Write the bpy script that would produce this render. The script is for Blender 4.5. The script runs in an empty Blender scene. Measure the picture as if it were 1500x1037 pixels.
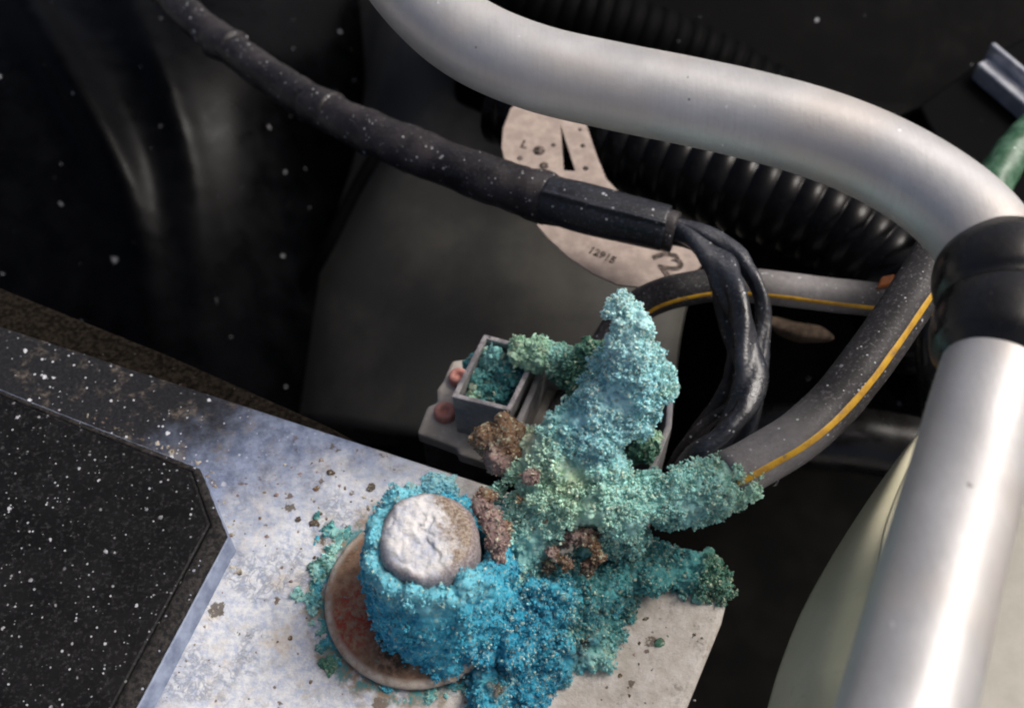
import bpy, bmesh, math, random
import numpy as np
from mathutils import Vector, Matrix, noise as mn

random.seed(11); rng = np.random.default_rng(11)
R = math.radians
K = 0.001                                   # all measures below are millimetres
scene = bpy.context.scene
col = scene.collection

# ------------------------------------------------------------------ camera, sky, sun, exposure
PITCH, DIST = R(57), 250.0
LENS = 42.0
FPX = LENS / 36.0 * 1500
F = np.array([0, math.cos(PITCH), -math.sin(PITCH)])     # viewing direction
U = np.array([0, math.sin(PITCH), math.cos(PITCH)])
RX = np.array([1.0, 0, 0])
CAM = np.array([0, 0, 8.0]) - F * DIST
cd = bpy.data.cameras.new('camera'); cam = bpy.data.objects.new('camera', cd); col.objects.link(cam)
cam.location = CAM * K; cam.rotation_euler = (math.pi / 2 - PITCH, 0, 0)
cd.lens = LENS; cd.sensor_width = 36; cd.clip_start = 0.005; cd.clip_end = 100
cd.dof.use_dof = True; cd.dof.focus_distance = 0.222; cd.dof.aperture_fstop = 19
scene.camera = cam

SUN_EL, SUN_AZ = R(52), R(70)               # azimuth from +Y towards +X
w = bpy.data.worlds.new('World'); scene.world = w; w.use_nodes = True
wn = w.node_tree.nodes; bg = wn['Background']
sky = wn.new('ShaderNodeTexSky'); sky.sky_type = 'NISHITA'; sky.sun_disc = False
sky.sun_elevation = SUN_EL; sky.sun_rotation = SUN_AZ
sky.air_density = 0.45; sky.dust_density = 7.0; sky.ozone_density = 0.3
w.node_tree.links.new(sky.outputs[0], bg.inputs[0]); bg.inputs[1].default_value = 0.1
ld = bpy.data.lights.new('sun', 'SUN'); ld.energy = 1.7; ld.angle = R(22); ld.color = (1, .98, .94)
sun = bpy.data.objects.new('sun', ld); col.objects.link(sun)
sd = Vector((math.sin(SUN_AZ) * math.cos(SUN_EL), math.cos(SUN_AZ) * math.cos(SUN_EL), math.sin(SUN_EL)))
sun.rotation_euler = sd.to_track_quat('Z', 'Y').to_euler()
scene.view_settings.view_transform = 'Standard'; scene.view_settings.look = 'None'
scene.view_settings.exposure = 0.3; scene.view_settings.gamma = 1
scene.cycles.filter_width = 2.0
scene.cycles.max_bounces = 8

# ------------------------------------------------------------------ helpers
def P(x, y, z):
    """point of the place, mm, seen at photo pixel x, y on the level plane z"""
    d = F + RX * ((x - 750) / FPX) + U * ((518.5 - y) / FPX)
    return CAM + d * ((z - CAM[2]) / d[2])
def depth(p): return float(np.dot(np.asarray(p) - CAM, F))
def mmpx(p): return depth(p) / FPX

def empty(name, loc, label, cat, group=None, kind=None):
    o = bpy.data.objects.new(name, None); col.objects.link(o); o.location = np.asarray(loc) * K
    o.empty_display_size = .01
    return tag(o, label, cat, group, kind)
def tag(o, label=None, cat=None, group=None, kind=None):
    if label: o['label'] = label
    if cat: o['category'] = cat
    if group: o['group'] = group
    if kind: o['kind'] = kind
    return o
def root_loc(parent):
    v = Vector((0, 0, 0))
    while parent is not None:
        v = v + parent.location; parent = parent.parent
    return np.array(v) / K
def mesh(name, V, Fc, mat, parent=None, origin=None, smooth=True):
    """V in mm in the place; the object's origin is its parent's or its own origin"""
    V = np.asarray(V, dtype=float)
    o0 = root_loc(parent) if parent is not None else (np.asarray(origin) if origin is not None else V.mean(0))
    me = bpy.data.meshes.new(name)
    me.from_pydata(((V - o0) * K).tolist(), [], [list(map(int, f)) for f in Fc]); me.update()
    me.materials.append(mat)
    if smooth: me.shade_smooth()
    o = bpy.data.objects.new(name, me); col.objects.link(o)
    if parent is not None: o.parent = parent
    else: o.location = o0 * K
    return o
def recalc(o):
    bm = bmesh.new(); bm.from_mesh(o.data); bmesh.ops.recalc_face_normals(bm, faces=bm.faces); bm.to_mesh(o.data); bm.free(); return o
def bevel(o, wmm, seg=2, ang=35):
    b = o.modifiers.new('bevel', 'BEVEL'); b.width = wmm * K; b.segments = seg; b.limit_method = 'ANGLE'; b.angle_limit = R(ang)
    return o

def spline(pts, n):
    """Catmull-Rom through pts, n samples evenly by length"""
    p = np.asarray(pts, float); q = np.vstack([2 * p[0] - p[1], p, 2 * p[-1] - p[-2]])
    out = []
    for i in range(1, len(q) - 2):
        for t in np.linspace(0, 1, 24, endpoint=False):
            a, b, c, d = q[i - 1], q[i], q[i + 1], q[i + 2]
            out.append(.5 * ((2 * b) + (c - a) * t + (2 * a - 5 * b + 4 * c - d) * t * t + (3 * b - a - 3 * c + d) * t ** 3))
    out.append(q[-2]); out = np.array(out)
    L = np.r_[0, np.cumsum(np.linalg.norm(np.diff(out[:, :3], axis=0), axis=1))]
    s = np.linspace(0, L[-1], n)
    return np.stack([np.interp(s, L, out[:, k]) for k in range(out.shape[1])], 1), s
def frames(c, ref=(0, 0, 1)):
    t = np.gradient(c, axis=0); t /= np.linalg.norm(t, axis=1)[:, None]
    r = np.asarray(ref, float)
    n = r - t * (t @ r)[:, None]; n /= np.linalg.norm(n, axis=1)[:, None]
    return t, n, np.cross(t, n)
def tube(name, pts, rad, mat, parent=None, n=80, seg=28, prof=None, ref=(0, 0, 1), cap=True, lump=0, lscale=6, origin=None):
    """swept tube; rad number or list per point; prof(theta array, s, i) multiplies the radius"""
    pts = np.asarray(pts, float)
    rr = np.full(len(pts), rad, float) if np.isscalar(rad) else np.asarray(rad, float)
    c4, s = spline(np.c_[pts, rr], n); c, rr = c4[:, :3], c4[:, 3]
    t, nn, bb = frames(c, ref)
    th = np.linspace(0, 2 * np.pi, seg, endpoint=False)
    V = []
    for i in range(n):
        m = np.ones(seg) if prof is None else prof(th, s[i], i)
        r = rr[i] * m
        ring = c[i] + np.outer(np.cos(th) * r, nn[i]) + np.outer(np.sin(th) * r, bb[i])
        if lump:
            for k in range(seg):
                ring[k] += (ring[k] - c[i]) / rr[i] * lump * mn.noise(Vector(ring[k]) / lscale)
        V.append(ring)
    V = np.concatenate(V); Fc = []
    for i in range(n - 1):
        for k in range(seg):
            a = i * seg + k; b = i * seg + (k + 1) % seg
            Fc.append((a, b, b + seg, a + seg))
    if cap: Fc.append(tuple(range(seg))[::-1]); Fc.append(tuple((n - 1) * seg + k for k in range(seg)))
    return mesh(name, V, Fc, mat, parent, origin=origin)
def stripe(name, pts, rad, mat, parent, ang, half, n=80, ref=(0, 0, 1), lift=.12):
    pts = np.asarray(pts, float); c, s = spline(pts, n); t, nn, bb = frames(c, ref)
    V = []; th = np.linspace(ang - half, ang + half, 6)
    for i in range(n):
        r = np.full(6, rad + lift); r[0] = r[-1] = rad - .15
        V.append(c[i] + np.outer(np.cos(th) * r, nn[i]) + np.outer(np.sin(th) * r, bb[i]))
    V = np.concatenate(V)
    Fc = [(i * 6 + k, i * 6 + k + 1, (i + 1) * 6 + k + 1, (i + 1) * 6 + k) for i in range(n - 1) for k in range(5)]
    return mesh(name, V, Fc, mat, parent)
def prism(name, top, zb, mat, parent=None, bev=0.6, smooth=False, seg=2, origin=None):
    """solid with the given top outline (mm points) going straight down to level zb"""
    top = np.asarray(top, float); n = len(top); bot = top.copy(); bot[:, 2] = zb
    V = np.vstack([top, bot]); Fc = [tuple(range(n)), tuple(range(2 * n - 1, n - 1, -1))]
    Fc += [(i, i + n, (i + 1) % n + n, (i + 1) % n) for i in range(n)]
    o = recalc(mesh(name, V, Fc, mat, parent, smooth=smooth, origin=origin))
    if bev: bevel(o, bev, seg)
    return o
def patch(name, rows, mat, parent=None, nu=30, nv=30, thick=1.0, lump=0, lscale=30, origin=None):
    """smooth sheet through rows of points, with real thickness"""
    rr = np.array([spline(np.asarray(r, float), nu)[0] for r in rows])
    g = np.array([spline(rr[:, j], nv)[0] for j in range(nu)])         # nu x nv
    V = g.reshape(-1, 3)
    if lump:
        V = V + np.array([[0, 0, lump * mn.noise(Vector(p) / lscale)] for p in V])
    Fc = [(i * nv + j, i * nv + j + 1, (i + 1) * nv + j + 1, (i + 1) * nv + j) for i in range(nu - 1) for j in range(nv - 1)]
    o = recalc(mesh(name, V, Fc, mat, parent, origin=origin))
    m = o.modifiers.new('thickness', 'SOLIDIFY'); m.thickness = thick * K; m.offset = 0
    return o
def lathe(name, prof, centre, mat, parent=None, seg=72, disp=None):
    V = []; n = len(prof)
    for (r, z) in prof:
        for k in range(seg):
            a = 2 * np.pi * k / seg
            V.append((centre[0] + r * math.cos(a), centre[1] + r * math.sin(a), centre[2] + z))
    V = np.array(V)
    if disp is not None: V = disp(V)
    Fc = [(i * seg + k, i * seg + (k + 1) % seg, (i + 1) * seg + (k + 1) % seg, (i + 1) * seg + k) for i in range(n - 1) for k in range(seg)]
    Fc.append(tuple(range(seg))); Fc.append(tuple((n - 1) * seg + k for k in range(seg))[::-1])
    return recalc(mesh(name, V, Fc, mat, parent))

# ------------------------------------------------------------------ materials
class Mat:
    def __init__(s, name):
        s.m = bpy.data.materials.new(name); s.m.use_nodes = True; s.t = s.m.node_tree; s.N = s.t.nodes
        s.b = s.N['Principled BSDF']
        tc = s.N.new('ShaderNodeTexCoord'); sc = s.N.new('ShaderNodeVectorMath'); sc.operation = 'SCALE'
        sc.inputs[3].default_value = 1000; s.t.links.new(tc.outputs['Object'], sc.inputs[0]); s.co = sc.outputs[0]   # mm
    def L(s, a, b):
        if hasattr(a, 'is_linked') or hasattr(a, 'links'): s.t.links.new(a, b)
        elif isinstance(a, (tuple, list)): b.default_value = tuple(a) + ((1,) if len(a) == 3 and len(b.default_value) == 4 else ())
        else: b.default_value = a
    def math(s, op, a, b=0.0, clamp=False):
        n = s.N.new('ShaderNodeMath'); n.operation = op; n.use_clamp = clamp; s.L(a, n.inputs[0]); s.L(b, n.inputs[1]); return n.outputs[0]
    def noise(s, size, detail=4, rough=.55, co=None, dist=0.0):
        n = s.N.new('ShaderNodeTexNoise'); s.t.links.new(co or s.co, n.inputs['Vector'])
        n.inputs['Scale'].default_value = 1.0 / size; n.inputs['Detail'].default_value = detail
        n.inputs['Roughness'].default_value = rough; n.inputs['Distortion'].default_value = dist
        return n.outputs[0]
    def ramp(s, f, stops, interp='LINEAR'):
        n = s.N.new('ShaderNodeValToRGB'); s.L(f, n.inputs[0]); e = n.color_ramp.elements; n.color_ramp.interpolation = interp
        while len(e) < len(stops): e.new(.5)
        for el, (p, c) in zip(e, stops):
            el.position = p; el.color = (c, c, c, 1) if not isinstance(c, (tuple, list)) else tuple(c) + (1,)
        return n.outputs[0]
    def step(s, f, a, b):
        n = s.N.new('ShaderNodeMapRange'); n.interpolation_type = 'SMOOTHSTEP'; s.L(f, n.inputs[0])
        n.inputs[1].default_value = a; n.inputs[2].default_value = b; return n.outputs[0]
    def mix(s, f, a, b, blend='MIX'):
        n = s.N.new('ShaderNodeMix'); n.data_type = 'RGBA'; n.blend_type = blend
        s.L(f, n.inputs[0]); s.L(a, n.inputs[6]); s.L(b, n.inputs[7]); return n.outputs[2]
    def specks(s, cell, rmax, dens, co=None, power=3.0):
        """dots of differing size: 1 inside a dot"""
        nz = s.N.new('ShaderNodeTexNoise'); s.t.links.new(co or s.co, nz.inputs['Vector']); nz.inputs['Scale'].default_value = 3.2 / cell; nz.inputs['Detail'].default_value = 2
        sc = s.N.new('ShaderNodeVectorMath'); sc.operation = 'SCALE'; sc.inputs[3].default_value = cell * .34; s.t.links.new(nz.outputs['Color'], sc.inputs[0])
        ad = s.N.new('ShaderNodeVectorMath'); ad.operation = 'ADD'; s.t.links.new(co or s.co, ad.inputs[0]); s.t.links.new(sc.outputs[0], ad.inputs[1])
        v = s.N.new('ShaderNodeTexVoronoi'); s.t.links.new(ad.outputs[0], v.inputs['Vector']); v.inputs['Scale'].default_value = 1.0 / cell
        x = s.N.new('ShaderNodeSeparateColor'); s.t.links.new(v.outputs['Color'], x.inputs[0])
        r = s.math('MULTIPLY', s.math('POWER', x.outputs[0], power), rmax)
        d = s.math('SUBTRACT', r, v.outputs['Distance'])
        dot = s.step(d, 0.0, .07)
        return s.math('MULTIPLY', dot, s.math('LESS_THAN', x.outputs[1], dens))
    def cells(s, size, feature='F1', out='Distance', co=None):
        v = s.N.new('ShaderNodeTexVoronoi'); v.feature = feature; s.t.links.new(co or s.co, v.inputs['Vector']); v.inputs['Scale'].default_value = 1.0 / size
        return v.outputs[out]
    def sep(s, co=None):
        n = s.N.new('ShaderNodeSeparateXYZ'); s.t.links.new(co or s.co, n.inputs[0]); return n.outputs
    def off(s, v):
        n = s.N.new('ShaderNodeVectorMath'); n.operation = 'SUBTRACT'; s.t.links.new(s.co, n.inputs[0]); n.inputs[1].default_value = v; return n.outputs[0]
    def length(s, co):
        n = s.N.new('ShaderNodeVectorMath'); n.operation = 'LENGTH'; s.t.links.new(co, n.inputs[0]); return n.outputs[1]
    def bump(s, h, dist=.3, strength=1.0):
        n = s.N.new('ShaderNodeBump'); n.inputs['Strength'].default_value = strength; n.inputs['Distance'].default_value = dist * K
        s.L(h, n.inputs['Height']); s.t.links.new(n.outputs[0], s.b.inputs['Normal']); return n
    def out(s, color=None, rough=None, metal=None, spec=None):
        if color is not None: s.L(color, s.b.inputs['Base Color'])
        if rough is not None: s.L(rough, s.b.inputs['Roughness'])
        if metal is not None: s.L(metal, s.b.inputs['Metallic'])
        if spec is not None: s.L(spec, s.b.inputs['Specular IOR Level'])
        return s.m

def mat_black(name, base=(.012, .012, .013), rough=.5, spec=.25, dust=0.0, dustcol=(.25, .25, .27), sp=((3.0, .12, .25),), bumpd=.05, film=None, near=None):
    m = Mat(name); n1 = m.noise(9, 5, .6)
    c = m.mix(m.step(n1, .35, .75), base, tuple(min(1, v * 1.6 + .0008) for v in base))
    if film: c = m.mix(m.math('MULTIPLY', m.step(m.noise(14, 6, .65), .42, .72), film[0]), c, film[1])
    if near: c = m.mix(m.math('MULTIPLY', m.step(m.length(m.co), near[0], 0), m.ramp(m.noise(2, 5, .7), [(.2, .5), (.7, 1)])), c, near[1])
    if dust:
        f = m.math('MULTIPLY', m.step(m.noise(.7, 3, .7), .5, .75), dust)
        c = m.mix(f, c, dustcol)
    for (cell, r, d) in sp:
        c = m.mix(m.math('MULTIPLY', m.math('MULTIPLY', m.specks(cell, r, d), m.step(m.noise(cell * 5, 3, .6, co=m.off((cell * 9, 0, 4))), .36, .60)), .85), c, (.50, .51, .54))
    m.bump(m.noise(.8, 4, .6), bumpd, .6)
    return m.out(c, m.ramp(n1, [(.3, rough - .08), (.7, rough + .12)]), 0, spec)

M_void = mat_black('black_plastic', base=(.0018, .0018, .002), rough=.6, spec=.03, sp=((6, .17, .5), (11, .13, .6), (3, .12, .2)))
M_duct = mat_black('black_moulded_plastic', base=(.0010, .0012, .0017), rough=.3, spec=.055, sp=((6, .19, .5), (12, .13, .6), (3, .14, .25)))
M_rubber = mat_black('black_rubber', base=(.006, .006, .006), rough=.27, spec=.5, dust=.15, dustcol=(.12, .09, .06), sp=((2.5, .1, .08),), bumpd=.04)
M_tape = mat_black('taped_loom', base=(.008, .0075, .009), rough=.42, spec=.35, dust=.55, dustcol=(.09, .08, .085), sp=((.7, .45, .5), (1.6, .34, .3), (4.5, .2, .35)), bumpd=.25, film=(.8, (.045, .038, .040)))
M_sheath = mat_black('loom_sheath', base=(.009, .010, .013), rough=.36, spec=.4, dust=.7, dustcol=(.07, .085, .12), sp=((.9, .36, .4), (2.2, .3, .35)), bumpd=.08)
M_wrap = mat_black('wrapping_tape', base=(.006, .0065, .009), rough=.3, spec=.6, dust=.5, dustcol=(.12, .14, .18), sp=((.8, .4, .4), (1.6, .25, .25)), bumpd=.25, film=(.6, (.04, .046, .062)))  # bluish film stands in for the wraps' highlights, beside real dust specks
M_hose = mat_black('corrugated_hose', base=(.002, .002, .0025), rough=.25, spec=.14, sp=((5, .08, .25),), bumpd=.03)
M_cable = mat_black('cable_insulation', base=(.018, .017, .018), rough=.5, spec=.3, dust=.8, dustcol=(.15, .14, .145), sp=((.7, .40, .5), (1.5, .34, .35)), bumpd=.1, near=(21, (.30, .285, .28)))

def mat_simple(name, a, b, size=3, rough=.5, spec=.4, metal=0, sp=None, spcol=(.1, .07, .04), bumpd=.06):
    m = Mat(name); n = m.noise(size, 6, .65); c = m.mix(m.step(n, .38, .66), a, b)
    if sp: c = m.mix(m.math('MULTIPLY', m.specks(*sp), .8), c, spcol)
    m.bump(m.noise(size * .25, 4, .6), bumpd, .7)
    return m.out(c, rough, metal, spec)
M_yellow = mat_simple('yellow_stripe', (.55, .31, .015), (.36, .19, .02), 3, .5, .35, sp=(1.4, .4, .45), spcol=(.25, .17, .08))
M_green = mat_simple('green_rubber', (.03, .10, .05), (.10, .20, .13), 2.5, .4, .4, sp=(1.6, .3, .4), spcol=(.5, .6, .5))
M_grey_plastic = mat_simple('grey_plastic', (.17, .17, .185), (.30, .29, .28), 5, .55, .3, sp=(1.6, .22, .25), spcol=(.06, .05, .045))
M_grey_dark = mat_simple('dark_grey_plastic', (.045, .04, .038), (.10, .095, .10), 6, .6, .25)  # darker grey; on the block in the housing it stands for shade
M_white_plastic = mat_simple('pale_plastic', (.34, .31, .27), (.46, .43, .39), 5, .5, .3, sp=(2.0, .2, .25))
M_pink = mat_simple('pink_plastic', (.42, .17, .14), (.55, .27, .22), 2, .5, .35, sp=(1.0, .22, .3))
M_brown = mat_simple('dry_brown', (.05, .036, .026), (.10, .075, .055), 2, .85, .1)
M_orange = mat_simple('orange_plastic', (.30, .09, .02), (.2, .07, .02), 2, .6, .3)
M_ink = mat_simple('black_ink', (.03, .027, .025), (.19, .15, .13), 1.1, .85, .1)
M_wing = mat_simple('inner_wing_paint', (.046, .046, .043), (.080, .077, .068), 38, .6, .12, sp=(7, .08, .2), spcol=(.05, .04, .03))
M_strip = mat_simple('dusty_felt', (.006, .005, .004), (.026, .021, .016), 1.0, .95, .03, sp=(1.0, .3, .25), spcol=(.11, .09, .07), bumpd=.6)
M_tag = mat_simple('aged_tag_paper', (.30, .245, .215), (.42, .345, .30), 4, .7, .2, sp=(3.2, .16, .3), spcol=(.22, .13, .06), bumpd=.04)
M_ground = mat_simple('dark_floor', (.004, .004, .004), (.007, .007, .006), 40, .9, .02)

def mat_body():
    m = Mat('olive_primer_paint'); n = m.noise(18, 6, .6)
    c = m.mix(m.step(n, .35, .7), (.42, .405, .285), (.50, .475, .345))
    c = m.mix(m.math('MULTIPLY', m.step(m.noise(2.5, 5, .7), .58, .8), .35), c, (.14, .13, .09))
    c = m.mix(m.math('MULTIPLY', m.specks(5, .12, .3), .8), c, (.07, .05, .04))
    c = m.mix(m.math('MULTIPLY', m.specks(8, .10, .3), .8), c, (.6, .6, .55))
    m.bump(m.noise(1.2, 4, .6), .05, .5)
    return m.out(c, .42, 0, .35)
M_body = mat_body()
M_shelf = mat_simple('pale_body_paint', (.36, .35, .30), (.43, .415, .36), 12, .5, .3, sp=(4.5, .2, .3), spcol=(.11, .09, .06))

def mat_pipe():
    m = Mat('dull_aluminium')
    n = m.noise(16, 6, .6); f = m.noise(1.1, 5, .7)
    c = m.mix(m.step(n, .3, .7), (.48, .48, .48), (.60, .60, .60))
    c = m.mix(m.math('MULTIPLY', m.step(f, .5, .8), .35), c, (.42, .40, .37))
    c = m.mix(m.math('MULTIPLY', m.specks(3.2, .17, .35), .8), c, (.12, .11, .10))
    c = m.mix(m.math('MULTIPLY', m.specks(2.4, .20, .4), .7), c, (.9, .9, .9))
    mp = m.N.new('ShaderNodeMapping'); m.t.links.new(m.co, mp.inputs[0]); mp.inputs['Rotation'].default_value = (0, 0, R(14)); mp.inputs['Scale'].default_value = (3.0, .22, .22)
    br = m.noise(1.2, 4, .7, co=mp.outputs[0])
    c = m.mix(m.math('MULTIPLY', m.step(br, .40, .75), .22), c, (.38, .37, .35))
    mq = m.N.new('ShaderNodeMapping'); m.t.links.new(m.co, mq.inputs[0]); mq.inputs['Rotation'].default_value = (0, 0, R(-28)); mq.inputs['Scale'].default_value = (1.0, .09, .5)
    c = m.mix(m.math('MULTIPLY', m.specks(1.2, .17, .16, co=mq.outputs[0]), .75), c, (.95, .95, .95))
    c = m.mix(m.math('MULTIPLY', m.step(m.noise(.5, 3, .7, co=mp.outputs[0]), .58, .72), .3), c, (.33, .32, .30))
    warm = m.step(m.noise(22, 3, .5, co=m.off((50, 0, 9))), .45, .65)
    c = m.mix(m.math('MULTIPLY', warm, .45), c, (.60, .54, .48))
    ro = m.ramp(m.math('ADD', m.math('MULTIPLY', n, .6), m.math('MULTIPLY', f, .4)), [(.3, .36), (.7, .54)])
    m.bump(m.math('ADD', m.math('MULTIPLY', br, .5), f), .07, .6)
    return m.out(c, ro, .50, .5)
M_pipe = mat_pipe()

POST_C = P(640, 876, 0)
RING_C = P(612, 874, 1.5)
def mat_lid():
    m = Mat('battery_lid_residue')
    d = m.length(m.off(tuple(P(570, 985, 0) - POST_C))); big = m.noise(11, 7, .68); mid = m.noise(3.4, 6, .7); fine = m.noise(.8, 4, .7)
    black = m.mix(m.step(fine, .45, .75), (.006, .0065, .009), (.022, .022, .024))
    steel = m.mix(m.step(mid, .3, .7), (.095, .12, .19), (.25, .30, .42))
    pale = m.mix(m.step(m.noise(1.6, 7, .75), .34, .62), (.41, .47, .60), (.72, .73, .735))
    grime = m.math('MULTIPLY', m.step(m.noise(5, 6, .75, co=m.off((3, 44, 0))), .52, .66), m.step(fine, .35, .6))
    cream = m.mix(m.step(mid, .36, .66), (.52, .47, .41), (.68, .64, .59))
    dn = m.math('ADD', d, m.math('MULTIPLY', m.math('SUBTRACT', big, .5), 34))
    dn = m.math('ADD', dn, m.math('MULTIPLY', m.math('SUBTRACT', fine, .5), 9))
    c = m.mix(m.step(dn, 74, 54), black, steel)
    c = m.mix(m.step(dn, 53, 34), c, pale)
    x = m.sep()[0]
    side = m.math('ADD', x, m.math('MULTIPLY', m.math('SUBTRACT', big, .5), 60))
    c = m.mix(m.step(side, -8, 12), c, cream)
    c = m.mix(m.math('MULTIPLY', m.step(m.noise(6, 5, .7, co=m.off((40, 7, 0))), .5, .68), m.step(dn, 60, 25)), c, cream)
    # blue ring stains left by dried drops
    blot = m.math('MULTIPLY', m.step(m.noise(10, 3, .5, co=m.off((13, 70, 0))), .46, .58), m.math('MULTIPLY', m.step(dn, 20, 28), m.step(dn, 52, 44)))
    blot = m.math('MULTIPLY', blot, m.step(m.sep()[0], -12, -20))
    c = m.mix(m.math('MULTIPLY', m.math('MULTIPLY', m.step(m.math('ABSOLUTE', m.math('SUBTRACT', m.noise(2.4, 4, .6, dist=.6), .5)), .07, .015), blot), .6), c, (.20, .23, .30))
    c = m.mix(m.math('MULTIPLY', m.math('MULTIPLY', m.step(m.noise(2.2, 4, .65, co=m.off((31, 5, 0))), .54, .62), blot), .55), c, (.24, .28, .36))
    c = m.mix(m.math('MULTIPLY', grime, m.ramp(m.step(dn, 50, 62), [(0, .45), (1, .75)])), c, (.17, .14, .11))
    # brown crumbs and pits
    near = m.step(dn, 72, 45)
    for cell, r, de, cc in ((6.5, .30, .45, (.085, .06, .035)), (3.2, .30, .40, (.10, .065, .04)), (1.3, .30, .22, (.14, .08, .06))):
        wob = m.N.new('ShaderNodeVectorMath'); wob.operation = 'ADD'; m.t.links.new(m.co, wob.inputs[0])
        nz = m.N.new('ShaderNodeTexNoise'); m.t.links.new(m.co, nz.inputs['Vector']); nz.inputs['Scale'].default_value = 1.1; nz.inputs['Detail'].default_value = 3
        sc = m.N.new('ShaderNodeVectorMath'); sc.operation = 'SCALE'; sc.inputs[3].default_value = cell * .45; m.t.links.new(nz.outputs['Color'], sc.inputs[0]); m.t.links.new(sc.outputs[0], wob.inputs[1])
        c = m.mix(m.math('MULTIPLY', m.math('MULTIPLY', m.specks(cell, r, de, co=wob.outputs[0], power=1.2), near), .85), c, cc)
    # white specks out on the dark end
    for cell, r, de in ((.8, .40, .5), (1.9, .34, .5), (4.5, .22, .5)):
        c = m.mix(m.math('MULTIPLY', m.specks(cell, r, de), m.step(dn, 46, 66)), c, (.6, .62, .66))
    # teal and brown stain round the washer
    ro = m.math('ADD', m.length(m.off(tuple(RING_C - POST_C))), m.math('MULTIPLY', m.math('SUBTRACT', m.noise(4.5, 5, .7), .5), 11))
    c = m.mix(m.math('MULTIPLY', m.step(ro, 23, 19), m.step(m.noise(5, 4, .6, co=m.off((5, 30, 0))), .38, .55)), c, (.27, .19, .12))
    c = m.mix(m.math('MULTIPLY', m.step(ro, 21.5, 18.5), m.step(m.noise(3, 5, .7, co=m.off((50, 3, 0))), .44, .58)), c, (.06, .24, .25))
    m.bump(m.math('ADD', mid, m.math('MULTIPLY', fine, .7)), .35, .8)
    return m.out(c, m.ramp(big, [(.3, .45), (.7, .75)]), 0, .3)
M_lid = mat_lid()
M_side = mat_black('battery_case_side', base=(.012, .013, .018), rough=.5, spec=.3, dust=.5, dustcol=(.10, .12, .2), sp=((1.2, .2, .25),), film=(.5, (.07, .09, .16)))
M_cover = mat_black('vent_cover_plastic', base=(.0045, .0045, .005), rough=.48, spec=.12, dust=.45, dustcol=(.07, .07, .073), sp=((.7, .42, .5), (1.5, .32, .5), (3.5, .20, .5), (7, .12, .6)), bumpd=.1, film=(.4, (.013, .0125, .013)))
M_rim_dust = mat_simple('dusty_cover_edge', (.012, .012, .0125), (.045, .041, .039), .9, .8, .12, sp=(1.0, .36, .45), spcol=(.4, .42, .5), bumpd=.2)
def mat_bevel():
    m = Mat('sky_tinted_bevel'); c = m.mix(m.step(m.noise(3.5, 6, .65), .3, .7), (.13, .16, .24), (.27, .32, .43))  # pale blue puts the sky's reflection into the bevel's colour
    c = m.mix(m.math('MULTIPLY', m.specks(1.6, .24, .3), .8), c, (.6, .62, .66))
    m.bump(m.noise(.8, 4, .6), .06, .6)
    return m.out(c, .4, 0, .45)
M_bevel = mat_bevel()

def mat_post():
    m = Mat('oxidised_lead'); x, y, z = m.sep()
    mid = m.noise(2.6, 7, .7); fine = m.noise(.55, 5, .7)
    white = m.mix(m.step(mid, .36, .6), (.46, .50, .60), (.74, .73, .72))
    brown = m.mix(m.step(fine, .4, .62), (.20, .14, .10), (.45, .38, .31))
    k = m.math('ADD', m.math('ADD', x, m.math('MULTIPLY', y, .25)), m.math('MULTIPLY', m.math('SUBTRACT', m.noise(3.6, 6, .75), .5), 16))
    c = m.mix(m.step(k, 1.2, 5.2), white, brown)
    rad = m.N.new('ShaderNodeVectorMath'); rad.operation = 'MULTIPLY'; m.t.links.new(m.co, rad.inputs[0]); rad.inputs[1].default_value = (1, 1, 0)
    rd = m.math('ADD', m.length(rad.outputs[0]), m.math('MULTIPLY', m.math('SUBTRACT', mid, .5), 2.5))
    c = m.mix(m.math('MULTIPLY', m.step(rd, 6.9, 8.3), .85), c, m.mix(m.step(fine, .4, .65), (.20, .17, .18), (.38, .34, .36)))
    m.bump(m.math('ADD', mid, m.math('MULTIPLY', fine, .6)), .6, .8)
    return m.out(c, .6, 0, .3)
M_post = mat_post()
def mat_washer():
    m = Mat('corroded_washer'); mid = m.noise(2.6, 6, .7); fine = m.noise(.6, 5, .7)
    c = m.mix(m.step(mid, .35, .65), (.34, .215, .14), (.20, .115, .07))
    c = m.mix(m.math('MULTIPLY', m.step(fine, .55, .7), .7), c, (.08, .06, .045))
    red = m.step(m.length(m.off((-11.2, -4.5, 2))), 8.5, 3.0)
    c = m.mix(m.math('MULTIPLY', red, m.step(m.noise(1.3, 5, .7), .40, .62)), c, (.32, .045, .025))
    dk = m.step(m.length(m.off((-3.5, -11.5, 2))), 6.5, 2.0)  # shadow at the collar's foot, painted as a dark patch
    c = m.mix(m.math('MULTIPLY', dk, m.step(m.noise(1.6, 5, .7), .36, .58)), c, (.05, .035, .025))
    rd = m.length(m.off((0, 0, 2)))
    c = m.mix(m.math('MULTIPLY', m.step(rd, 15.8, 17.0), m.step(mid, .3, .6)), c, (.50, .44, .37))
    c = m.mix(m.step(m.noise(1.8, 5, .7, co=m.off((60, 0, 0))), .62, .68), c, (.07, .27, .28))
    m.bump(m.math('ADD', mid, fine), .3, .8)
    return m.out(c, .7, 0, .25)
M_washer = mat_washer()
M_rim_chip = mat_simple('flaked_washer_edge', (.38, .31, .25), (.58, .52, .45), 1.5, .8, .2, sp=(.8, .35, .4), spcol=(.14, .10, .07), bumpd=.2)

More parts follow.
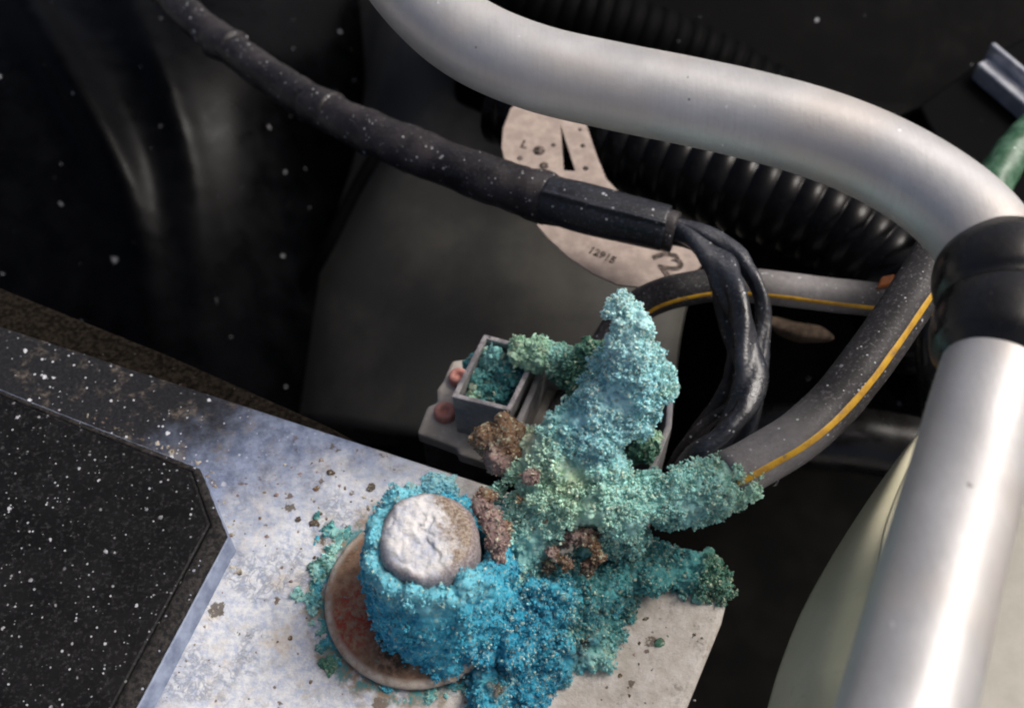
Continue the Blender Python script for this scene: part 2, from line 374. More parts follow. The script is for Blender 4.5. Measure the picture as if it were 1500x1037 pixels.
def mat_crust():
    m = Mat('copper_corrosion_powder')
    a = m.N.new('ShaderNodeAttribute'); a.attribute_name = 'pigment'
    f = m.noise(.45, 4, .7); g = m.noise(1.5, 4, .6)
    c = m.mix(m.math('MULTIPLY', m.step(f, .45, .8), .35), a.outputs['Color'], (.70, .82, .74))
    c = m.mix(m.math('MULTIPLY', m.step(g, .58, .70), .55), c, (.10, .15, .12)); c = m.mix(m.math('MULTIPLY', m.step(m.noise(2.2, 5, .7, co=m.off((9, 2, 5))), .58, .68), .5), c, (.60, .66, .48))
    c = m.mix(m.math('MULTIPLY', m.step(m.noise(1.3, 5, .7, co=m.off((19, 2, 5))), .63, .68), .75), c, (.15, .10, .07))
    m.bump(m.math('ADD', f, g), .25, .8)
    return m.out(c, .85, 0, .15)
M_crust = mat_crust()

# ------------------------------------------------------------------ setting: floor of the bay
g = mesh('floor', [(-700, -350, -260), (700, -350, -260), (700, 900, -260), (-700, 900, -260)], [(0, 1, 2, 3)], M_ground, origin=(0, 0, -260), smooth=False)
tag(g, 'dark floor of the engine bay far below the battery', 'floor', kind='structure')

M_bounce = mat_simple('bounce_ground', (.26, .255, .245), (.34, .33, .32), 90, .9, .2)
g2 = mesh('ground', [(-60000, -60000, -720), (60000, -60000, -720), (60000, 60000, -720), (-60000, 60000, -720)], [(0, 1, 2, 3)], M_bounce, origin=(0, 0, -720), smooth=False)  # unseen pale sheet added to bounce light onto the pipe's underside
tag(g2, 'unseen pale ground added under and around the car to bounce light', 'ground', kind='structure')

# ------------------------------------------------------------------ battery
bat = empty('car_battery', POST_C, 'black car battery with whitish residue on its lid round the post', 'battery')
lid = [P(-260, 391, 0), P(985, 796, 0), P(1040, 826, 0), P(1068, 868, 0), P(1058, 910, 0), P(985, 1090, 0), P(940, 1200, 0), P(-260, 1330, 0)]
case = [p.copy() for p in lid]
for p in case: p[2] = -3.2
cc = np.mean(case, axis=0)
case = [np.r_[(cc + (p - cc) * .988)[:2], -3.2] for p in case]
def grid_lid():
    o = prism('lid', lid, -3.0, M_lid, bat, bev=1.3, seg=3); return o
grid_lid()
prism('case', case, -170, M_side, bat, bev=1.0)
# vent cover: top, dusty edge band, bevel with sky sheen painted in
edge = np.array([P(-300, 457, 4.5), P(70, 606, 4.5), P(281, 690, 4.5), P(308, 768, 4.5), P(164, 1037, 4.5), P(20, 1310, 4.5), P(-300, 1310, 4.5)])
rim = np.array([P(-300, 450, 3.9), P(76, 601, 3.9), P(293, 686, 3.9), P(333, 785, 3.9), P(198, 1037, 3.9), P(52, 1312, 3.9), P(-300, 1312, 3.9)])
foot = np.array([P(-300, 452, 0), P(76, 604, 0), P(298, 692, 0), P(346, 806, 0), P(226, 1037, 0), P(80, 1314, 0), P(-300, 1314, 0)])
def inset(poly, d):
    """poly offset outwards by d in its level plane"""
    p = np.asarray(poly)[:, :2]; n = len(p); out = []
    area = sum(p[i][0] * p[(i + 1) % n][1] - p[(i + 1) % n][0] * p[i][1] for i in range(n)); sg = 1 if area > 0 else -1
    for i in range(n):
        a, b, c = p[i - 1], p[i], p[(i + 1) % n]
        e1 = (b - a) / np.linalg.norm(b - a); e2 = (c - b) / np.linalg.norm(c - b)
        n1 = np.array([e1[1], -e1[0]]) * sg; n2 = np.array([e2[1], -e2[0]]) * sg
        m = n1 + n2; m /= np.linalg.norm(m); out.append(b + m * d / max(.35, m @ n1))
    return np.array(out)
def ring_band(name, polys, mat, sub=40, rag=0.0):
    n = len(polys[0]); rows = []
    for p in polys:
        p = np.asarray(p); r = []
        for i in range(n):
            for t in np.linspace(0, 1, sub, endpoint=False): r.append(p[i] * (1 - t) + p[(i + 1) % n] * t)
        rows.append(np.array(r))
    m = len(rows[0]); V = np.vstack(rows)
    if rag: V = V + np.array([[rag * mn.noise(Vector(q) / 1.3), rag * mn.noise(Vector(q) / 1.3 + Vector((9, 0, 0))), rag * .6 * mn.noise(Vector(q) / .9)] for q in V])
    Fc = [(j * m + i, j * m + (i + 1) % m, (j + 1) * m + (i + 1) % m, (j + 1) * m + i) for j in range(len(rows) - 1) for i in range(m)]
    return recalc(mesh(name, V, Fc, mat, vcv))
z3 = lambda p, z: np.c_[p, np.full(len(p), z)]
vcv = prism('vent_cover', z3(edge[:, :2], 4.5), .2, M_cover, bat, bev=.5)
lerp = lambda a, b, t, z: z3((a * (1 - t) + b * t)[:, :2], z)
ring_band('cover_edge', [lerp(edge, rim, .02, 3.9), lerp(edge, rim, .15, 4.25), lerp(edge, rim, .8, 4.2), lerp(edge, rim, 1, 3.7), lerp(edge, rim, 1.02, 3.0)], M_rim_dust, rag=.14)
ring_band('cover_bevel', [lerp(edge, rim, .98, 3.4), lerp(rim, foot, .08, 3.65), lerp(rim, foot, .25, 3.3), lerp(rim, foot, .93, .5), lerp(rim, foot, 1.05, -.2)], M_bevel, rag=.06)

# terminal post and its washer
H = 27.0
for h in np.arange(15, 40, .25):
    q = POST_C + np.array([0, 0, h]) - CAM
    if 518.5 - FPX * (q @ U) / (q @ F) <= 783: H = h; break
def post_disp(V):
    out = V.copy()
    for i, p in enumerate(V):
        q = Vector(p); rel = p - POST_C; r = math.hypot(rel[0], rel[1])
        if rel[2] > H - 2.5:
            t = mn.fractal(q / 3.2, .9, 2.1, 5); s = mn.noise(q / 1.0)
            out[i][2] += (.42 * t + .16 * s) * (1 if rel[0] < 1.5 else .7)
            if mn.noise(Vector((p[0] / 5.5, p[1] / 5.5, 3.3))) + .15 * s > .16: out[i][2] += .3
        if r > 1e-3:
            out[i][:2] += rel[:2] / r * (.3 * mn.noise(q / 2.0) + .55 * mn.noise(q / 6.0) * min(1, r / 6))
    return out
pr = [(9.6, 0), (9.3, 6), (9.0, 12), (8.9, H - 4), (8.75, H - 2.6), (8.45, H - 1.6), (8.0, H - .8), (7.5, H - .25)] + [(r, H + .35 * (1 - (r / 8) ** 2)) for r in np.linspace(7.0, .2, 26)]
lathe('terminal_post', pr, POST_C, M_post, bat, seg=120, disp=post_disp)
RB = np.r_[RING_C[:2], 0]
wr = [(9.0, .1), (16.9, .1), (17.5, .5), (17.75, 1.2), (17.6, 1.9), (17.0, 2.3), (15.5, 2.45), (13.5, 2.9), (11.5, 3.4), (9.0, 3.6)]
wd = lambda V: np.array([p + np.array([0, 0, .22 * mn.fractal(Vector(p) / 2.6, .9, 2, 4)]) for p in V])
wsh = lathe('terminal_washer', wr, RB, M_washer, bat, seg=120, disp=wd)
wsh.data.transform(Matrix.Translation(-Vector((RB - POST_C) * K))); wsh.location = Vector((RB - POST_C) * K)

tube('washer_chip', [RB + np.array([17.3 * math.cos(R(t)), 17.3 * math.sin(R(t)), z]) for t, z in ((-71, 1.5), (-66, 2.6), (-60, 3.3), (-54, 4.2), (-49, 3.4))], [.5, 1.0, .8, 1.0, .3], M_rim_chip, bat, n=40, seg=14, lump=.5, lscale=1.2)

# ------------------------------------------------------------------ corrosion: remeshed lumps with crumbs grown on them
PALE = (.50, .82, .85); CYAN = (.30, .69, .80); AQUA = (.35, .68, .64); SEA = (.48, .74, .54); CREAM = (.72, .72, .46); TEAL = (.07, .30, .31)
DEEP = (.025, .31, .48); BLUE = (.055, .42, .58); FOREST = (.08, .22, .15); BROWN = (.17, .095, .05); MAUVE = (.27, .18, .17); UMBER = (.085, .055, .04)
ICO = None
def ico():
    global ICO
    if ICO is None:
        bm = bmesh.new(); bmesh.ops.create_icosphere(bm, subdivisions=1, radius=1); bm.verts.ensure_lookup_table()
        ICO = (np.array([v.co[:] for v in bm.verts]), np.array([[v.index for v in f.verts] for f in bm.faces])); bm.free()
    return ICO
def pigment(pts, C, Rr, colr, jit):
    """each deposit keeps the colour of the lump it grew on, blended at the borders"""
    out = np.zeros((len(pts), 3))
    for a in range(0, len(pts), 4000):
        q = pts[a:a + 4000]
        wob = np.array([[mn.noise(Vector(p) / 4.0), mn.noise(Vector(p) / 4.0 + Vector((7, 0, 0))), mn.noise(Vector(p) / 4.0 + Vector((0, 9, 0)))] for p in q]) * 2.6
        d = np.linalg.norm((q + wob)[:, None] - C[None], axis=2) / Rr[None]
        wgt = 1 / (d ** 5 + .02)
        out[a:a + 4000] = (wgt @ colr) / wgt.sum(1)[:, None]
    v = 1 + jit * 1.0 * (rng.random(len(pts)) - .38)
    hue = rng.random(len(pts)) < jit * .34
    out[hue] = out[hue] * .45 + np.array([.72, .74, .52]) * .55 * rng.uniform(.4, 1.2, hue.sum())[:, None]
    return np.clip(out * v[:, None], 0, 1)
def setcol(me, c):
    at = me.color_attributes.new('pigment', 'FLOAT_COLOR', 'POINT')
    at.data.foreach_set('color', np.c_[c, np.ones(len(c))].astype(np.float32).ravel())
def crust(name, blobs, parent, voxel=.5, lumps=9, lumpr=.36, cauli=.9, grains=8000, gsize=(.22, .52), patchy=.0, stuff='corrosion_crumb', squash=1.0, floor=None, jit=.35, web=False, clumps=0):
    C, Rr, cl = [], [], []
    for (x, y, z, r, c) in blobs:
        p = P(x, y, z); C.append(p); Rr.append(r * mmpx(p)); cl.append(c)
    C, Rr, cl = np.array(C), np.array(Rr), np.array(cl)
    if web:                                    # fill between neighbouring lumps so that they read as one slab
        ex = []
        for i in range(len(C)):
            for j in range(i):
                if np.linalg.norm(C[i] - C[j]) < .95 * (Rr[i] + Rr[j]):
                    for t in (.33, .66): ex.append((C[i] * (1 - t) + C[j] * t, (Rr[i] * (1 - t) + Rr[j] * t) * .97, cl[i] if t < .5 else cl[j]))
        C = np.vstack([C, [e[0] for e in ex]]); Rr = np.r_[Rr, [e[1] for e in ex]]; cl = np.vstack([cl, [e[2] for e in ex]])
    ib = bmesh.new(); bmesh.ops.create_icosphere(ib, subdivisions=3, radius=1); ib.verts.ensure_lookup_table()
    sv = np.array([v.co[:] for v in ib.verts]); sf = np.array([[v.index for v in f.verts] for f in ib.faces]); ib.free()
    S = [(c, r) for c, r in zip(C, Rr)]
    for c, r in zip(C, Rr):
        for _ in range(lumps):
            d = rng.normal(size=3); d /= np.linalg.norm(d); S.append((c + d * r * np.array([1, 1, squash]) * .9, r * lumpr * rng.uniform(.6, 1.25)))
    V = np.concatenate([c + sv * r * np.array([1, 1, squash]) for c, r in S]); Fc = np.concatenate([sf + i * len(sv) for i in range(len(S))])
    tmp = mesh('temporary', V, Fc, M_crust, None, origin=(0, 0, 0))
    rm = tmp.modifiers.new('r', 'REMESH'); rm.mode = 'VOXEL'; rm.voxel_size = voxel * K
    sm = tmp.modifiers.new('s', 'SMOOTH'); sm.iterations = 2; sm.factor = .5
    dg = bpy.context.evaluated_depsgraph_get(); me = bpy.data.meshes.new_from_object(tmp.evaluated_get(dg), depsgraph=dg)
    bpy.data.objects.remove(tmp)
    n = len(me.vertices); V = np.empty(n * 3); me.vertices.foreach_get('co', V); V = V.reshape(-1, 3) / K
    N = np.empty(n * 3, np.float32); me.vertex_normals.foreach_get('vector', N); N = N.reshape(-1, 3)
    dsp = np.empty(n)
    for i in range(n):
        q = Vector(V[i]); w3 = Vector((mn.noise(q / 1.7), mn.noise(q / 1.7 + Vector((5, 0, 0))), mn.noise(q / 1.7 + Vector((0, 6, 0))))) * .9
        t = mn.fractal(q / 3.4, .75, 2.2, 5)
        dsp[i] = cauli * (1.05 * t + .9 * mn.noise(q / 6.5 + Vector((2, 2, 9))) + .75 * (.5 - mn.voronoi((q + w3) / 1.25)[0][0]) + .35 * (.5 - mn.voronoi((q + w3) / 3.1)[0][0]))
        dsp[i] -= cauli * 2.4 * max(0, mn.noise((q + w3) / 1.15 + Vector((4, 4, 4))) - .25) + cauli * 2.0 * max(0, mn.noise(q / 2.6 + Vector((1, 14, 4))) - .34)
    V2 = V + N * dsp[:, None]
    if floor is not None: V2[:, 2] = np.maximum(V2[:, 2], floor)
    o0 = root_loc(parent)
    me.vertices.foreach_set('co', ((V2 - o0) * K).ravel()); me.update(); me.shade_smooth()
    me.materials.clear(); me.materials.append(M_crust)
    setcol(me, pigment(V2, C, Rr, cl, .12))
    o = bpy.data.objects.new(name, me); col.objects.link(o); o.parent = parent
    if grains:
        me.calc_loop_triangles(); T = np.empty(len(me.loop_triangles) * 3, np.int32); me.loop_triangles.foreach_get('vertices', T); T = T.reshape(-1, 3)
        A = np.linalg.norm(np.cross(V2[T[:, 1]] - V2[T[:, 0]], V2[T[:, 2]] - V2[T[:, 0]]), axis=1)
        pk = rng.choice(len(T), grains, p=A / A.sum()); u = rng.random((grains, 2)); fl = u.sum(1) > 1; u[fl] = 1 - u[fl]
        t = T[pk]; pos = V2[t[:, 0]] + (V2[t[:, 1]] - V2[t[:, 0]]) * u[:, :1] + (V2[t[:, 2]] - V2[t[:, 0]]) * u[:, 1:]
        nr = N[t[:, 0]]
        if patchy:
            k = np.array([mn.noise(Vector(p) / 5.5 + Vector((3, 8, 1))) for p in pos]); keep = k > (patchy - .5) * 1.2 + rng.normal(size=len(pos)) * .08
            pos, nr = pos[keep], nr[keep]
        if floor is not None: kk = pos[:, 2] > floor + .05; pos, nr = pos[kk], nr[kk]
        r = gsize[0] + (gsize[1] * 1.35 - gsize[0]) * rng.random(len(pos)) ** 2.6
        pos = pos + nr * (r * .45)[:, None]
        if clumps:
            ci = rng.choice(len(pos), clumps); kk = rng.integers(8, 22, clumps); idx = np.repeat(ci, kk); cr = np.repeat(rng.uniform(.35, .95, clumps), kk)
            d = rng.normal(size=(len(idx), 3)); d /= np.linalg.norm(d, axis=1)[:, None]; fl = (d * nr[idx]).sum(1) < -.2; d[fl] *= -1
            pc = pos[idx] + nr[idx] * (cr * .35)[:, None] + d * cr[:, None]; rc = rng.uniform(.11, .26, len(idx)) * (.7 + .5 * cr)
            pos = np.vstack([pos, pc]); nr = np.vstack([nr, d]); r = np.r_[r, rc]
        stack = rng.random(len(pos)) < .45
        d2 = nr[stack] + rng.normal(size=(stack.sum(), 3)) * .5; d2 /= np.linalg.norm(d2, axis=1)[:, None]
        p2 = pos[stack] + d2 * (r[stack] * 1.25)[:, None]; r2 = r[stack] * rng.uniform(.55, .95, stack.sum())
        pos = np.vstack([pos, p2]); r = np.r_[r, r2]
        iv, jf = ico(); m = len(pos)
        rot = rng.normal(size=(m, 3, 3)) * .36 + np.eye(3)[None] * .9
        gv = (np.einsum('vk,mkj->mvj', iv, rot) * r[:, None, None] + pos[:, None]).reshape(-1, 3)
        gf = (jf[None] + (np.arange(m) * len(iv))[:, None, None]).reshape(-1, 3)
        gm = bpy.data.meshes.new(stuff); gm.from_pydata(((gv - o0) * K), [], gf); gm.update(); gm.materials.append(M_crust)
        setcol(gm, np.repeat(pigment(pos, C, Rr, cl, jit), len(iv), axis=0))
        go = bpy.data.objects.new(stuff, gm); col.objects.link(go); go.parent = parent; go['kind'] = 'stuff'
    return o

clamp = empty('cable_clamp', POST_C, 'battery cable clamp swollen with turquoise and blue copper corrosion', 'clamp')
main = [  # tower
    (910, 452, 50, 19, PALE), (932, 462, 48, 20, PALE), (926, 480, 48, 31, PALE), (922, 515, 45, 38, PALE), (928, 552, 41, 43, CYAN), (974, 563, 40, 19, SEA), (955, 540, 41, 24, PALE), (905, 585, 37, 46, PALE), (930, 590, 36, 36, CYAN),
    (870, 638, 31, 54, CYAN), (895, 625, 33, 38, PALE), (845, 620, 30, 42, AQUA), (815, 655, 28, 40, AQUA), (778, 650, 27, 24, CREAM), (785, 632, 27, 12, CREAM), (800, 690, 24, 44, SEA), (760, 690, 23, 26, SEA),
    (880, 695, 26, 46, AQUA), (845, 720, 22, 56, SEA), (800, 740, 19, 54, AQUA), (900, 745, 20, 46, AQUA),
    # arm to the cable
    (950, 728, 20, 42, AQUA), (1000, 722, 20, 43, AQUA), (1042, 712, 20, 44, AQUA), (1070, 704, 20, 41, SEA), (1086, 694, 20, 30, SEA), (1084, 722, 19, 24, AQUA), (985, 748, 18, 32, TEAL), (1035, 742, 17, 28, TEAL),
    # joint down to the collar and the lid
    (745, 770, 17, 32, AQUA), (780, 795, 14, 40, AQUA), (725, 722, 20, 18, TEAL), (875, 790, 13, 36, TEAL), (920, 790, 12, 34, TEAL), (770, 830, 11, 34, AQUA), (740, 860, 9, 34, CYAN), (800, 850, 9, 36, TEAL)]
main += [(822, 692, 28, 30, (.58, .72, .44)), (792, 664, 29, 22, CREAM), (850, 705, 26, 26, (.55, .72, .50)), (868, 600, 31, 26, AQUA), (876, 570, 33, 24, AQUA), (826, 634, 28, 20, AQUA), (888, 535, 38, 22, AQUA), (948, 560, 38, 34, CYAN), (935, 620, 33, 26, CYAN)]
main = [(x, y, z, max(10, q - (7 if x > 940 and y > 690 and z > 14 else 3 if z > 37 else 7)), c) for x, y, z, q, c in main]
crust('corrosion_crust', main, clamp, voxel=.30, grains=46000, patchy=.30, cauli=.9, lumps=5, lumpr=.28, gsize=(.08, .25), jit=.75, web=True, clumps=1500)
rust = [(716, 642, 25, 25, BROWN), (742, 640, 26, 28, BROWN), (733, 672, 24, 25, MAUVE), (752, 662, 25, 20, BROWN)]
crust('rust_lump', rust, clamp, voxel=.36, grains=500, gsize=(.10, .2), cauli=.35, stuff='rust_crumb')
mauve = [(718, 764, 25, 16, MAUVE), (730, 790, 24, 18, MAUVE), (730, 815, 22, 12, MAUVE), (704, 738, 27, 14, MAUVE), (715, 725, 28, 10, BROWN), (738, 775, 24, 12, BROWN)]
crust('mauve_scab', mauve, clamp, voxel=.36, grains=900, gsize=(.10, .24), cauli=.45, stuff='scab_crumb', lumps=5)
scab = [(760, 730, 25.5, 7, BROWN), (775, 700, 29, 6, MAUVE), (795, 760, 22, 7, BROWN)]
for k in range(26):
    a_ = rng.uniform(0, 6.28); q_ = math.sqrt(rng.random()); x_, y_ = 845 + 50 * q_ * math.cos(a_), 806 + 34 * q_ * math.sin(a_) - 8 * q_ * math.cos(a_)
    scab.append((x_, y_, 20.5 - (y_ - 780) * .06 - 1.5 * q_ + rng.normal() * .5, rng.uniform(5, 10), [UMBER, BROWN, MAUVE, UMBER][rng.integers(4)]))
crust('brown_scab', scab, clamp, voxel=.36, grains=1800, gsize=(.10, .28), cauli=.9, lumps=12, lumpr=.5, stuff='scab_crumb', patchy=.3)
coll = []
for k in range(34):                           # sleeve of blue powder round the post
    a = 2 * math.pi * k / 34
    if 25 < math.degrees(a) < 100 and k % 2: continue
    for z in np.linspace(2.5, H - 3.6 - (5 if -25 < (math.degrees(a) + 180) % 360 - 180 < 95 else 0) + rng.uniform(-.9, .3), 11):
        f = 1 - z / H; rr = 9.2 + 2.9 * f ** .7 + rng.normal() * .3; rad = (1.4 + 1.5 * f ** .7) * rng.uniform(.85, 1.15); z = z + rng.normal() * .7
        c = POST_C + np.array([rr * math.cos(a), rr * math.sin(a), z]) + np.array([2.6 * f, -1.2 * f, 0])
        q = c - CAM; coll.append((750 + FPX * (q @ RX) / (q @ F), 518.5 - FPX * (q @ U) / (q @ F), c[2], rad / mmpx(c), (.16, .52, .63) if f < .22 else (BLUE if (k + int(z)) % 3 else DEEP)))
crust('blue_collar', coll, clamp, voxel=.36, lumps=0, grains=14000, gsize=(.09, .24), cauli=.5, floor=.3, clumps=260, patchy=.15)
skirt = [(755, 905, 6, 60, DEEP), (700, 930, 6, 46, DEEP), (800, 870, 8, 52, BLUE), (850, 860, 6, 46, TEAL), (900, 835, 6, 40, TEAL), (950, 835, 5, 36, TEAL), (990, 836, 2, 27, TEAL), (1020, 832, 2, 24, TEAL), (1042, 842, 2, 27, FOREST), (1052, 862, 0, 20, FOREST), (1000, 858, 0, 16, TEAL), (1025, 868, 0, 12, AQUA),
         (850, 915, 2, 44, TEAL), (800, 945, 2, 46, BLUE), (760, 965, 2, 40, DEEP), (720, 1010, 1, 34, BLUE), (770, 1010, 0, 38, DEEP), (870, 955, 0, 34, AQUA), (720, 1045, 0, 30, BLUE), (790, 985, 0, 34, DEEP), (910, 880, 1, 30, TEAL), (660, 960, 3, 22, DEEP), (885, 935, 0, 26, TEAL)]
skirt += [(690, 905, 7, 36, BLUE), (730, 880, 8, 36, BLUE), (780, 900, 6, 40, DEEP), (640, 975, 3, 18, DEEP), (820, 905, 4, 36, TEAL), (770, 870, 9, 30, BLUE)]
for _ in range(70):
    x_, y_ = rng.uniform(690, 930), rng.uniform(860, 1040)
    if x_ + (y_ - 860) * 1.05 < 960: skirt.append((x_, y_, rng.uniform(1, 6), rng.uniform(7, 18), [DEEP, BLUE, TEAL, UMBER, UMBER, AQUA][rng.integers(6)]))
crust('corrosion_skirt', skirt, clamp, voxel=.34, grains=24000, lumps=12, lumpr=.4, patchy=.3, cauli=1.2, squash=.7, floor=-.6, jit=.7, gsize=(.08, .26), clumps=600)
# thin deposits creeping round the washer
creep = [(640, 715, .4, 24, CYAN), (610, 722, .4, 15, CYAN), (655, 706, .4, 13, PALE), (590, 728, .3, 10, CYAN)]
for _ in range(120):
    a_ = R(rng.choice([rng.uniform(120, 175), rng.uniform(165, 205), rng.uniform(205, 300)])); k_ = 1.03 + abs(rng.normal()) * .10
    if mn.noise(Vector((math.cos(a_) * 3, math.sin(a_) * 3, 5))) < -.18: continue
    creep.append((612 + 137 * k_ * math.cos(a_), 874 - 131 * k_ * math.sin(a_), .15, abs(rng.normal()) * 4 + 2, [TEAL, TEAL, AQUA, FOREST, BLUE][rng.integers(5)] if a_ < R(250) else [BLUE, AQUA, TEAL][rng.integers(3)]))
crust('corrosion_creep', creep, clamp, voxel=.35, grains=2600, lumps=7, lumpr=.5, squash=.35, gsize=(.10, .26), cauli=.45, floor=-.6, patchy=.2, jit=.6)
dirt = [(484, 692, .2, 8, UMBER), (463, 715, .2, 7, BROWN), (545, 713, .2, 9, UMBER), (505, 716, .1, 5, BROWN), (436, 760, .2, 6, UMBER), (462, 766, .2, 8, UMBER), (470, 752, .1, 5, BROWN), (515, 735, .1, 4, BROWN), (936, 942, .1, 6, UMBER), (966, 942, .2, 8, FOREST), (908, 905, .2, 6, BROWN), (925, 900, .1, 5, UMBER), (898, 925, .1, 5, BROWN), (908, 990, 0, 4, BROWN), (922, 1018, 0, 4, UMBER), (945, 906, .1, 6, UMBER), (980, 930, .1, 4, UMBER), (455, 1000, .1, 6, BROWN), (425, 935, 0, 4, BROWN), (450, 905, .1, 5, BROWN)]
for _ in range(110):
    x_, y_ = (rng.uniform(380, 580), rng.uniform(670, 800)) if rng.random() < .5 else ((rng.uniform(860, 1030), rng.uniform(880, 1040)) if rng.random() < .6 else (rng.uniform(330, 480), rng.uniform(800, 1040)))
    if y_ > 690 + (x_ - 560) * .33: dirt.append((x_, y_, 0, 1.2 + abs(rng.normal()) * 1.8, [UMBER, BROWN, MAUVE, (.5, .45, .38)][rng.integers(4)]))
for (x0, y0, x1, y1, k_) in ((350, 812, 232, 1037, 70), (300, 690, 346, 800, 40), (90, 600, 292, 684, 60)):
    for _ in range(k_):
        t_ = rng.random(); dirt.append((x0 + (x1 - x0) * t_ + abs(rng.normal()) * 7, y0 + (y1 - y0) * t_ - rng.normal() * 2 - (4 if k_ == 60 else 0), 0, 1.0 + abs(rng.normal()) * 1.3, [UMBER, BROWN, (.42, .37, .31), (.5, .45, .38), (.3, .26, .22)][rng.integers(5)]))
dirt = [(x, y, z, q * .72, c) for x, y, z, q, c in dirt]
crust('dirt_crumb', dirt, bat, voxel=.25, grains=0, lumps=8, lumpr=.6, squash=.28, cauli=.3, floor=-.4)
bpy.data.objects['dirt_crumb']['kind'] = 'stuff'

# ------------------------------------------------------------------ grey connector block behind the battery
con = empty('plug_housing', P(720, 600, -8), 'grey plastic plug housing with open square box full of green crust', 'connector')
ZR, ZB = 8, -7
ob = np.array([P(662, 581, ZR), P(747, 602, ZR), P(792, 512, ZR), P(709, 490, ZR)])
ib_ = inset(ob, -1.0)
def open_box():
    o4 = ob; i4 = z3(ib_, ZR); ob_ = o4.copy(); ob_[:, 2] = -9; ii = z3(ib_, -6.5)
    ob_[:, :2] = ob_[:, :2].mean(0) + (ob_[:, :2] - ob_[:, :2].mean(0)) * .95
    V = np.vstack([o4, i4, ii, ob_]); Fc = []
    for i in range(4):
        j = (i + 1) % 4
        Fc += [(i, j, 4 + j, 4 + i), (4 + i, 4 + j, 8 + j, 8 + i), (i, 12 + i, 12 + j, j)]
    Fc += [(8, 9, 10, 11), (12, 15, 14, 13)]
    return bevel(recalc(mesh('open_box', V, Fc, M_grey_plastic, con, smooth=False)), .35)
obx = open_box()
def box_rim():
    i2 = z3(inset(ob, -.97), ZR + .12); o2 = z3(inset(ob, .05), ZR + .12); lo2, li2 = o2.copy(), i2.copy(); lo2[:, 2] -= .7; li2[:, 2] -= .7
    V = np.vstack([o2, i2, lo2, li2]); Fc = []
    for i in range(4):
        j = (i + 1) % 4
        Fc += [(i, j, 4 + j, 4 + i), (i, 8 + i, 8 + j, j), (4 + i, 4 + j, 12 + j, 12 + i), (8 + i, 12 + i, 12 + j, 8 + j)]
    bevel(recalc(mesh('worn_rim', V, Fc, M_rim, obx, smooth=False)), .2)
M_rim = mat_simple('worn_plastic_edge', (.20, .19, .20), (.46, .44, .45), 2.2, .6, .25, sp=(1.2, .3, .35), spcol=(.07, .06, .05), bumpd=.15)
box_rim()
bpl = prism('base_plate', [P(611, 634, ZB), P(640, 644, ZB), P(671, 656, ZB), P(671, 664, ZB), P(715, 678, ZB), P(800, 690, ZB), P(840, 560, ZB), P(690, 524, ZB), P(662, 528, ZB), P(650, 556, ZB), P(640, 570, ZB), P(641, 588, ZB), P(626, 595, ZB)], -11, M_white_plastic, con, bev=.8)
prism('lower_shell', [P(618, 645, -11.2), P(668, 662, -11.2), P(800, 690, -11.2), P(850, 560, -11.2), P(690, 530, -11.2)], -45, M_grey_dark, con, bev=.8)
def shell(name, o2, wall, zr, zin, zb, mat):
    o4 = z3(np.asarray(o2)[:, :2], zr); i4 = z3(inset(o4, -wall), zr); n = len(o4)
    V = np.vstack([o4, i4, z3(i4[:, :2], zin), z3(o4[:, :2], zb)]); Fc = []
    for i in range(n):
        j = (i + 1) % n
        Fc += [(i, j, n + j, n + i), (n + i, n + j, 2 * n + j, 2 * n + i), (i, 3 * n + i, 3 * n + j, j)]
    Fc += [tuple(range(2 * n, 3 * n)), tuple(range(4 * n - 1, 3 * n - 1, -1))]
    return bevel(recalc(mesh(name, V, Fc, mat, con, smooth=False)), .35)
shell('main_body', [P(753, 620, 5), P(798, 520, 5), P(880, 530, 5), P(988, 562, 5), P(984, 625, 5), P(958, 692, 5), P(920, 715, 5)], 1.3, 5, -26, -45, M_grey_plastic)
prism('shade_block', [P(800, 600, -6), P(822, 556, -6), P(900, 572, -6), P(890, 640, -6)], -26.5, M_grey_dark, con, bev=1.0)  # dark block that paints in the shade on the housing's face
for (x, y, r) in ((652, 607, 2.4), (672, 556, 2.2)):
    c = P(x, y, ZB)
    lathe('terminal_pin', [(r, -1.5), (r, 1.4), (r * .85, 1.9), (r * .45, 2.0), (r * .35, 1.3), (.05, 1.2)], c, M_pink, bpl, seg=28)
crust('box_crust', [(700, 570, 1, 24, TEAL), (725, 575, 0, 26, TEAL), (715, 545, 2, 24, TEAL), (742, 550, 3, 22, TEAL), (690, 585, 2, 14, SEA), (720, 528, 5, 16, AQUA)], con, voxel=.4, grains=2600, cauli=.8)
crust('ledge_crust', [(768, 520, 9, 15, SEA), (790, 520, 10, 19, SEA), (815, 525, 10, 18, AQUA), (840, 532, 10, 20, FOREST), (870, 525, 11, 24, FOREST), (895, 535, 13, 28, FOREST), (880, 560, 12, 24, FOREST), (850, 555, 8, 24, FOREST), (825, 545, 8, 16, FOREST)], con, voxel=.4, grains=4500, lumps=12, cauli=.9, clumps=220)
crust('corner_crust', [(945, 655, 5, 15, FOREST), (955, 640, 5, 10, SEA)], con, voxel=.4, grains=500, cauli=.7)

